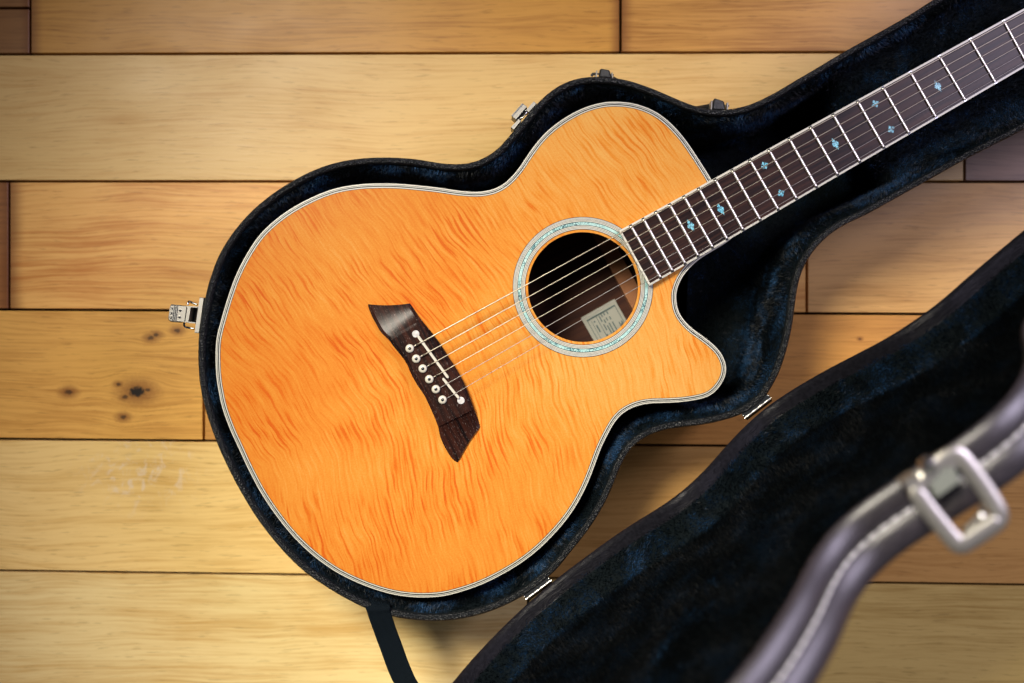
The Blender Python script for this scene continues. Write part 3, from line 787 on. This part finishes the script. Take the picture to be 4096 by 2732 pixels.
# soundboard with the round hole
HC = (2331.5, 1148.3); HR = 220.0
def ringpts(r, n=160, h=HT):
    c = np.array([(HC[0] - 2048) * kk + 2048, (HC[1] - 1366) * kk + 1366]); a = np.linspace(0, 2 * math.pi, n, endpoint=False)
    return c + r * np.stack([np.cos(a), np.sin(a)], 1)
inner = BO + BN * 20.2
bm = bmesh.new()
def loop(pts, h):
    vs = [bm.verts.new(tuple(q)) for q in R(pts, h)]; return [bm.edges.new((vs[i], vs[(i + 1) % len(vs)])) for i in range(len(vs))]
E_ = loop(inner, HT) + loop(ringpts(HR), HT)
bmesh.ops.triangle_fill(bm, use_beauty=True, use_dissolve=False, edges=E_)
for fc in bm.faces:
    if fc.normal.z < 0: fc.normal_flip()
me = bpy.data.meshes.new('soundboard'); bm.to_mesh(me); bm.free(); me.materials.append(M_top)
o = bpy.data.objects.new('soundboard', me); C.objects.link(o); attach(o, guitar); soundboard = o
# edge of the hole and underside
a = ringpts(HR); n = len(a)
v = np.vstack([R(a, HT), R(a, HT - 13)]); gpart('hole_edge', v, [(i, (i + 1) % n, n + (i + 1) % n, n + i) for i in range(n)], simple('black_hole_edge', (.008, .007, .006), .3), smooth_=True)
# rosette rings
rings = [(230.5, 233, 1), (233, 236.3, 0), (236.3, 238.2, 1), (238.2, 241.3, 0), (241.3, 243.2, 1), (243.2, 246.4, 0), (246.4, 249, 1), (249, 260.4, 2), (260.4, 263, 1), (263, 266.2, 0),
         (266.2, 268, 1), (268, 270.8, 0), (270.8, 272.6, 1), (272.6, 275.2, 0), (275.2, 276.6, 1), (276.6, 279, 0), (279, 281.4, 1)]
rs = [rings[0][0]] + [r[1] for r in rings]
v = np.vstack([R(ringpts(r, 200), HT + 1.2) for r in rs]); f = []; mi = []
for k in range(len(rings)):
    for i in range(200):
        j = (i + 1) % 200; f.append((k * 200 + i, (k + 1) * 200 + i, (k + 1) * 200 + j, k * 200 + j)); mi.append(rings[k][2])
gpart('rosette', v, f, [M_cream, M_black, M_turq], mi=mi)
# back, inside wood, brace, label
hb = HT - 430
bm = bmesh.new()
vs = [bm.verts.new(tuple(q)) for q in R(BO + BN * 4, hb)]; bm.faces.new(vs)
bmesh.ops.triangulate(bm, faces=bm.faces[:])
for fc in bm.faces:
    if fc.normal.z < 0: fc.normal_flip()
me = bpy.data.meshes.new('back'); bm.to_mesh(me); bm.free(); me.materials.append(M_inside)
o = bpy.data.objects.new('back', me); C.objects.link(o); attach(o, guitar)
q = np.array([(2340, 880), (2396, 850), (2640, 1310), (2584, 1340)])
v, f = prism(q, hb, hb + 40, 8); gpart('brace', v, f, M_brace)
LQ = np.array([(2323, 1271), (2457.5, 1195.7), (2590, 1431), (2455.5, 1506)])
hlab = hb + 3
label = gpart('paper_label', PA(LQ, hlab), [(0, 3, 2, 1)], M_paper)
def labq(u0, v0, u1, v1, dh=2.0):
    A, B, C_, D_ = LQ
    def at(u, w): return (A * (1 - u) + B * u) * (1 - w) + (D_ * (1 - u) + C_ * u) * w
    return PA(np.array([at(u0, v0), at(u0, v1), at(u1, v1), at(u1, v0)]), hlab + dh)
vv, ff, mm = [], [], []
def lq(u0, v0, u1, v1, m=0, dh=2.0):
    o = len(vv); vv.extend(labq(u0, v0, u1, v1, dh)); ff.append((o, o + 1, o + 2, o + 3)); mm.append(m)
# printed frame
lq(.10, .075, .93, .095); lq(.10, .095, .115, 1); lq(.915, .095, .93, 1)
lq(.19, .12, .20, .62); 
lq(.24, .14, .28, .165); lq(.245, .21, .28, .33)
lq(.35, .09, .365, .70); lq(.365, .40, .40, .75)
for u, segs in ((.42, [(.11, .21), (.25, .35)]), (.49, [(.10, .15), (.19, .25), (.29, .42)]), (.56, [(.10, .14), (.18, .23), (.27, .45)]), (.65, [(.10, .15), (.19, .24), (.28, .48)])):
    for a_, b_ in segs: lq(u, a_, u + .028, b_)
lq(.45, .46, .74, .52, 1, 2.4); lq(.52, .52, .56, .60, 1, 2.4)
for u, w in ((.80, .33), (.84, .36), (.87, .33), (.86, .40), (.80, .42)): lq(u, w, u + .025, w + .045)
lq(.79, .38, .90, .40); lq(.22, .44, .34, .47); lq(.22, .50, .34, .53); lq(.26, .44, .285, .56)
for r_ in range(7):
    lq(.16, .66 + r_ * .04, .84 - (r_ % 3) * .1, .675 + r_ * .04)
gpart('label_print', vv, ff, [M_ink, M_green], label, mi=mm)

# ---- fretboard
HB = 18.0
FT = [2520,2570,2620.5,2675,2733,2792,2858,2926,2997,3073,3154,3239,3330,3428,3529,3639,3755,3879,4013,4155]
FB = [2645,2692,2743,2795,2852.7,2911,2974.4,3043,3115,3188.6,3268.6,3353,3442,3538.7,3639,3747,3864,3985,4112,4248]
def topy(x): return 922.7 - (x - 2476) * .5487
def boty(x): return 1144 - (x - 2597.5) * .5834
corner = [(2476, 922.7), (4310, topy(4310)), (4400, boty(4400)), (2597.5, 1144)]
fb = empty('fretboard', parent=guitar); fb.location = Vector(P(3000, 850, HB)) - guitar.location
A, B, C_, D_ = [np.array(q) for q in corner]
def inset_line(p, q, d):   # shift towards the board
    t = (q - p) / np.linalg.norm(q - p); n = np.array([-t[1], t[0]]); return p + n * d, q + n * d
a1, b1 = inset_line(A, B, 8); d1, c1 = inset_line(D_, C_, -8)
e = np.array([.48, .877]); endw = 9
ein = np.array([.877, -.48]) * endw
a1 = a1 + ein * .9; d1 = d1 + ein * .9
v, f = prism([a1, b1, c1, d1], HT - 4, HB, 0); gpart('board', v, f, M_board, fb)
# cream edge strips, butted round the wood
v, f = prism([A, B, b1, a1], HT - 2, HB + .7, 1.2); gpart('edge_binding', v, f, M_cream, fb)
v, f = prism([d1, c1, C_, D_], HT - 2, HB + .7, 1.2); gpart('edge_binding', v, f, M_cream, fb)
v, f = prism([A, a1, d1, D_], HT - 2, HB + .6, 1.2); gpart('edge_binding', v, f, M_cream, fb)
for xt, xb in zip(FT, FB):
    p = np.array([xt, topy(xt)]); q = np.array([xb, boty(xb)])
    d = (q - p); L = np.linalg.norm(d); d /= L; nrm = np.array([-d[1], d[0]])
    p = p + d * 3; q = q - d * 3
    rows = []
    for s_, hh in ((0, .15), (.022, .95), (.04, 1), (.5, 1.0), (.96, 1), (.978, .95), (1, .15)):
        c = p + (q - p) * s_
        for an_ in np.linspace(0, math.pi, 7):
            rows.append(P(*(c + nrm * math.cos(an_) * 6.4), HB + .3 + max(.1, math.sin(an_) * 6.0 * hh)))
    f = grid_faces(7, 7) + [tuple(range(7)), tuple(range(42, 49))[::-1]]
    gpart('fret', rows, f, M_fret, fb, smooth_=True)
    for c in (p + d * 1, q - d * 1):
        vq, fq = prism([c - nrm * 6.5 - d * 3, c + nrm * 6.5 - d * 3, c + nrm * 5.5 + d * 3, c - nrm * 5.5 + d * 3], HB, HB + 2.2, 0)
        gpart('fret_end', vq, fq, M_chrome, fb)
LOZ = [(-14,-23),(-3,-15.5),(-1.5,-6),(2,-12.6),(12.3,-6.3),(13.4,5),(7,5),(13,11),(14.2,23.5),(1.4,15),(0,7.5),(-2,13),(-12.4,7.5),(-12.4,-3),(-6.7,-4),(-13.5,-8.6)]
SQR = [(-8.8,-13.8),(-1.8,-12.3),(-1.2,-5),(1.8,-5),(2.6,-11.2),(13.6,-8.8),(12,-1.5),(5,-1),(5,1.6),(11.3,2.6),(8.6,14.4),(1.6,13),(1,6),(-1.6,5.6),(-3,12),(-14,9.5),(-12.4,2.4),(-5,1.6),(-5,-1),(-11.6,-2.2)]
for (x, y, kind, s_) in [(2763,902,0,1),(2883,836.5,0,1),(3341,575,0,1),(3751,343,0,1),(3058,661.5,1,1),(3124,772,1,1),(3501,415,1,1),(3564.6,517,1,1)]:
    sh = LOZ if kind == 0 else SQR
    bm = bmesh.new()
    bm.faces.new([bm.verts.new(P(x + a_ * s_, y + b_ * s_, HB + 1.0)) for a_, b_ in sh]); bmesh.ops.triangulate(bm, faces=bm.faces[:])
    for fc in bm.faces:
        if fc.normal.z < 0: fc.normal_flip()
    me = bpy.data.meshes.new('inlay'); bm.to_mesh(me); bm.free(); me.materials.append(M_inlay)
    o = bpy.data.objects.new('inlay', me); C.objects.link(o); attach(o, fb)
# neck and head
v, f = prism([A + (380, -190), B + (0, 6), C_ - (0, 6), D_ + (330, -200)], HT - 70, HT - 5, 0); gpart('neck', v, f, M_neck)
v, f = prism([(4320, -75), (4480, -190), (4900, -430), (5080, -440), (5150, -330), (5080, -240), (4600, 60), (4410, 130)], HT - 70, HT - 10, 6); gpart('headstock', v, f, M_neck)
v, f = prism([(4310, topy(4310)), (4322, topy(4322)), (4412, boty(4412)), (4400, boty(4400))], HB - 20, HB + 12, 1); gpart('nut', v, f, M_pinw)

# ---- bridge
def B5(x, y): return (1400 + x / 2.09, 1150 + y / 2.09)
br = empty('bridge', parent=guitar); br.location = Vector(P(1704, 1496, 0)) - guitar.location
Lp = [[(150,140),(152,160),(180,232),(215,300),(262,378),(318,428)], [(318,428),(370,500),(430,572),(478,645),(510,720),(560,812),(620,900),(668,1000),(708,1090),(737,1165)], [(737,1165),(752,1240),(785,1320),(830,1398),(872,1448),(900,1460)]]
Rp = [[(500,133),(520,158),(548,200),(572,238),(592,268)], [(592,268),(640,326),(700,400),(768,494),(830,592),(890,684),(948,790),(990,890),(1016,960),(1035,1018)], [(1035,1018),(1052,1055),(1068,1098),(1080,1135),(1087,1164)]]
def polyn(p, n):
    p = spline(p, 6); d = np.r_[0, np.cumsum(np.linalg.norm(np.diff(p, axis=0), axis=1))]
    s = np.linspace(0, d[-1], n); return np.stack([np.interp(s, d, p[:, k]) for k in range(2)], 1)
ns = [16, 40, 16]; rungs = []
for si in range(3):
    l, r = polyn(Lp[si], ns[si]), polyn(Rp[si], ns[si])
    for i in range(ns[si]):
        t = i / (ns[si] - 1)
        if si == 0: hh = 9 + 24 * t ** 2.4
        elif si == 2: hh = 9 + 24 * (1 - t) ** 2.4
        else: hh = 40
        if si == 1 and i in (0, ns[1] - 1): hh = 39
        rungs.append((l[i], r[i], hh, si, t))
K = 13; rows = []
for (l, r, hh, si, t) in rungs:
    l = np.array(B5(*l)); r = np.array(B5(*r)); d = r - l
    for j in range(K):
        q = j / (K - 1)
        w = d * q
        sag = np.array([0, 0.])
        if si == 0: sag = np.array([2.0, 5.5]) * (1 - t) ** 1.5 * math.sin(math.pi * q) * 1.0
        if si == 2: sag = np.array([-3.0, -6.0]) * t ** 1.5 * math.sin(math.pi * q) * .8
        edge = min(q, 1 - q) * np.linalg.norm(d)
        drop = 0 if edge > 9 else (1 - edge / 9) ** 2 * 6
        if si == 1 and q > .5: drop += max(0, (q - .80) / .20) ** 2 * 9
        rows.append(P(*(l + w + sag), HT + hh - drop))
n = len(rungs)
f = grid_faces(n, K)
o0 = len(rows)
# skirt down to the soundboard
ringi = [i * K for i in range(n)] + [(n - 1) * K + j for j in range(1, K)] + [i * K + K - 1 for i in range(n - 2, -1, -1)] + [j for j in range(K - 2, 0, -1)]
for i in ringi:
    x, y, z = rows[i]; rows.append((x, y, ZR + (HT + .5) * M))
m_ = len(ringi)
for i in range(m_): f.append((ringi[i], o0 + i, o0 + (i + 1) % m_, ringi[(i + 1) % m_]))
bo = gpart('bridge_body', rows, [tuple(reversed(q)) for q in f], M_bridge, br, smooth_=True)
# keep the shoulders and rim crisp
for pl in bo.data.polygons: pl.use_smooth = False
PIN = [(1638.8, 1394), (1664.8, 1435), (1691, 1474.6), (1717, 1517), (1743.5, 1557), (1770, 1599)]
for x, y in PIN:
    v, f = lathe(x, y, [(15.5, HT + 38), (17, HT + 42), (16.8, HT + 46), (14, HT + 49), (9, HT + 50.5), (6.4, HT + 51)], 28)
    v2, f2 = lathe(x, y, [(6.4, HT + 51), (5.8, HT + 52.4), (3, HT + 53.2), (.8, HT + 53.4)], 28)
    mi = [0] * len(f) + [1] * len(f2); v3, f3 = join((v, f[:-1]), (v2, f2)); mi = [0] * (len(f) - 1) + [1] * len(f2)
    gpart('bridge_pin', v3, f3, [M_pinw, M_ebony], br, mi=mi, smooth_=True)
def saddle(p, q, w):
    p = np.array(B5(*p)); q = np.array(B5(*q)); d = (q - p) / np.linalg.norm(q - p); nn = np.array([-d[1], d[0]]) * w
    poly = []
    for c, sg in ((q, 1), (p, -1)):
        for a_ in np.linspace(-90, 90, 7): 
            a_ = math.radians(a_); poly.append(c + sg * (d * math.cos(a_) * w + nn * math.sin(a_)))
    v, f = prism(poly, HT + 30, HT + 52, 1.5); gpart('saddle', v, f, M_pinw, br)
saddle((572, 412), (816, 750), 4.9); saddle((781, 766), (905, 920), 4.9)
for c in ((550, 388), (928, 945)):
    x, y = B5(*c); v, f = lathe(x, y, [(14.4, HT + 37), (14.4, HT + 42.5), (13.2, HT + 43.6), (2, HT + 43.8)], 28); gpart('screw_cap', v, f, M_disc, br, smooth_=False)

# ---- strings
ST = [((1656,1385.4),(4096,49.6),2.4,1),((1682,1426.6),(4096,91),2.1,1),((1708.6,1465.8),(4096,132),1.75,1),((1733.5,1509),(4096,172),1.5,1),((1761,1550.5),(4096,212),1.35,0),((1788.5,1592.6),(4096,249),1.2,0)]
SAD = [(1690, 1366.6), (1710, 1411), (1740, 1449), (1772, 1487), (1792, 1532), (1820, 1574)]
for (a_, b_, r, wound), s_, pn in zip(ST, SAD, PIN):
    a_ = np.array(a_, float); b_ = np.array(b_, float); sl_ = (b_[1] - a_[1]) / (b_[0] - a_[0])
    end = np.array([4320, a_[1] + sl_ * (4320 - a_[0])])
    sy = a_[1] + sl_ * (s_[0] - a_[0])
    h0 = HT + 54; h1 = HB + 14
    pts = [P(*a_, HT + 44), P((a_[0] + s_[0]) / 2, (a_[1] + sy) / 2, HT + 50), P(s_[0], sy, h0)]
    for t in np.linspace(.02, 1, 14):
        x = s_[0] + (end[0] - s_[0]) * t; pts.append(P(x, a_[1] + sl_ * (x - a_[0]), h0 + (h1 - h0) * t))
    rr = np.full(len(pts), r * M); 
    v, f = tube(pts, rr, 8); gpart('string', v, f, M_bronze if wound else M_plain, smooth_=True)
    if wound:   # doubled wrap next to the pin
        q0 = a_; x1 = a_[0] + 17; q1 = (x1, a_[1] + sl_ * 17)
        v, f = tube([P(*q0, HT + 44.5), P(*q1, HT + 49)], r * 1.7 * M, 8); gpart('string_wrap', v, f, M_bronze, smooth_=True)
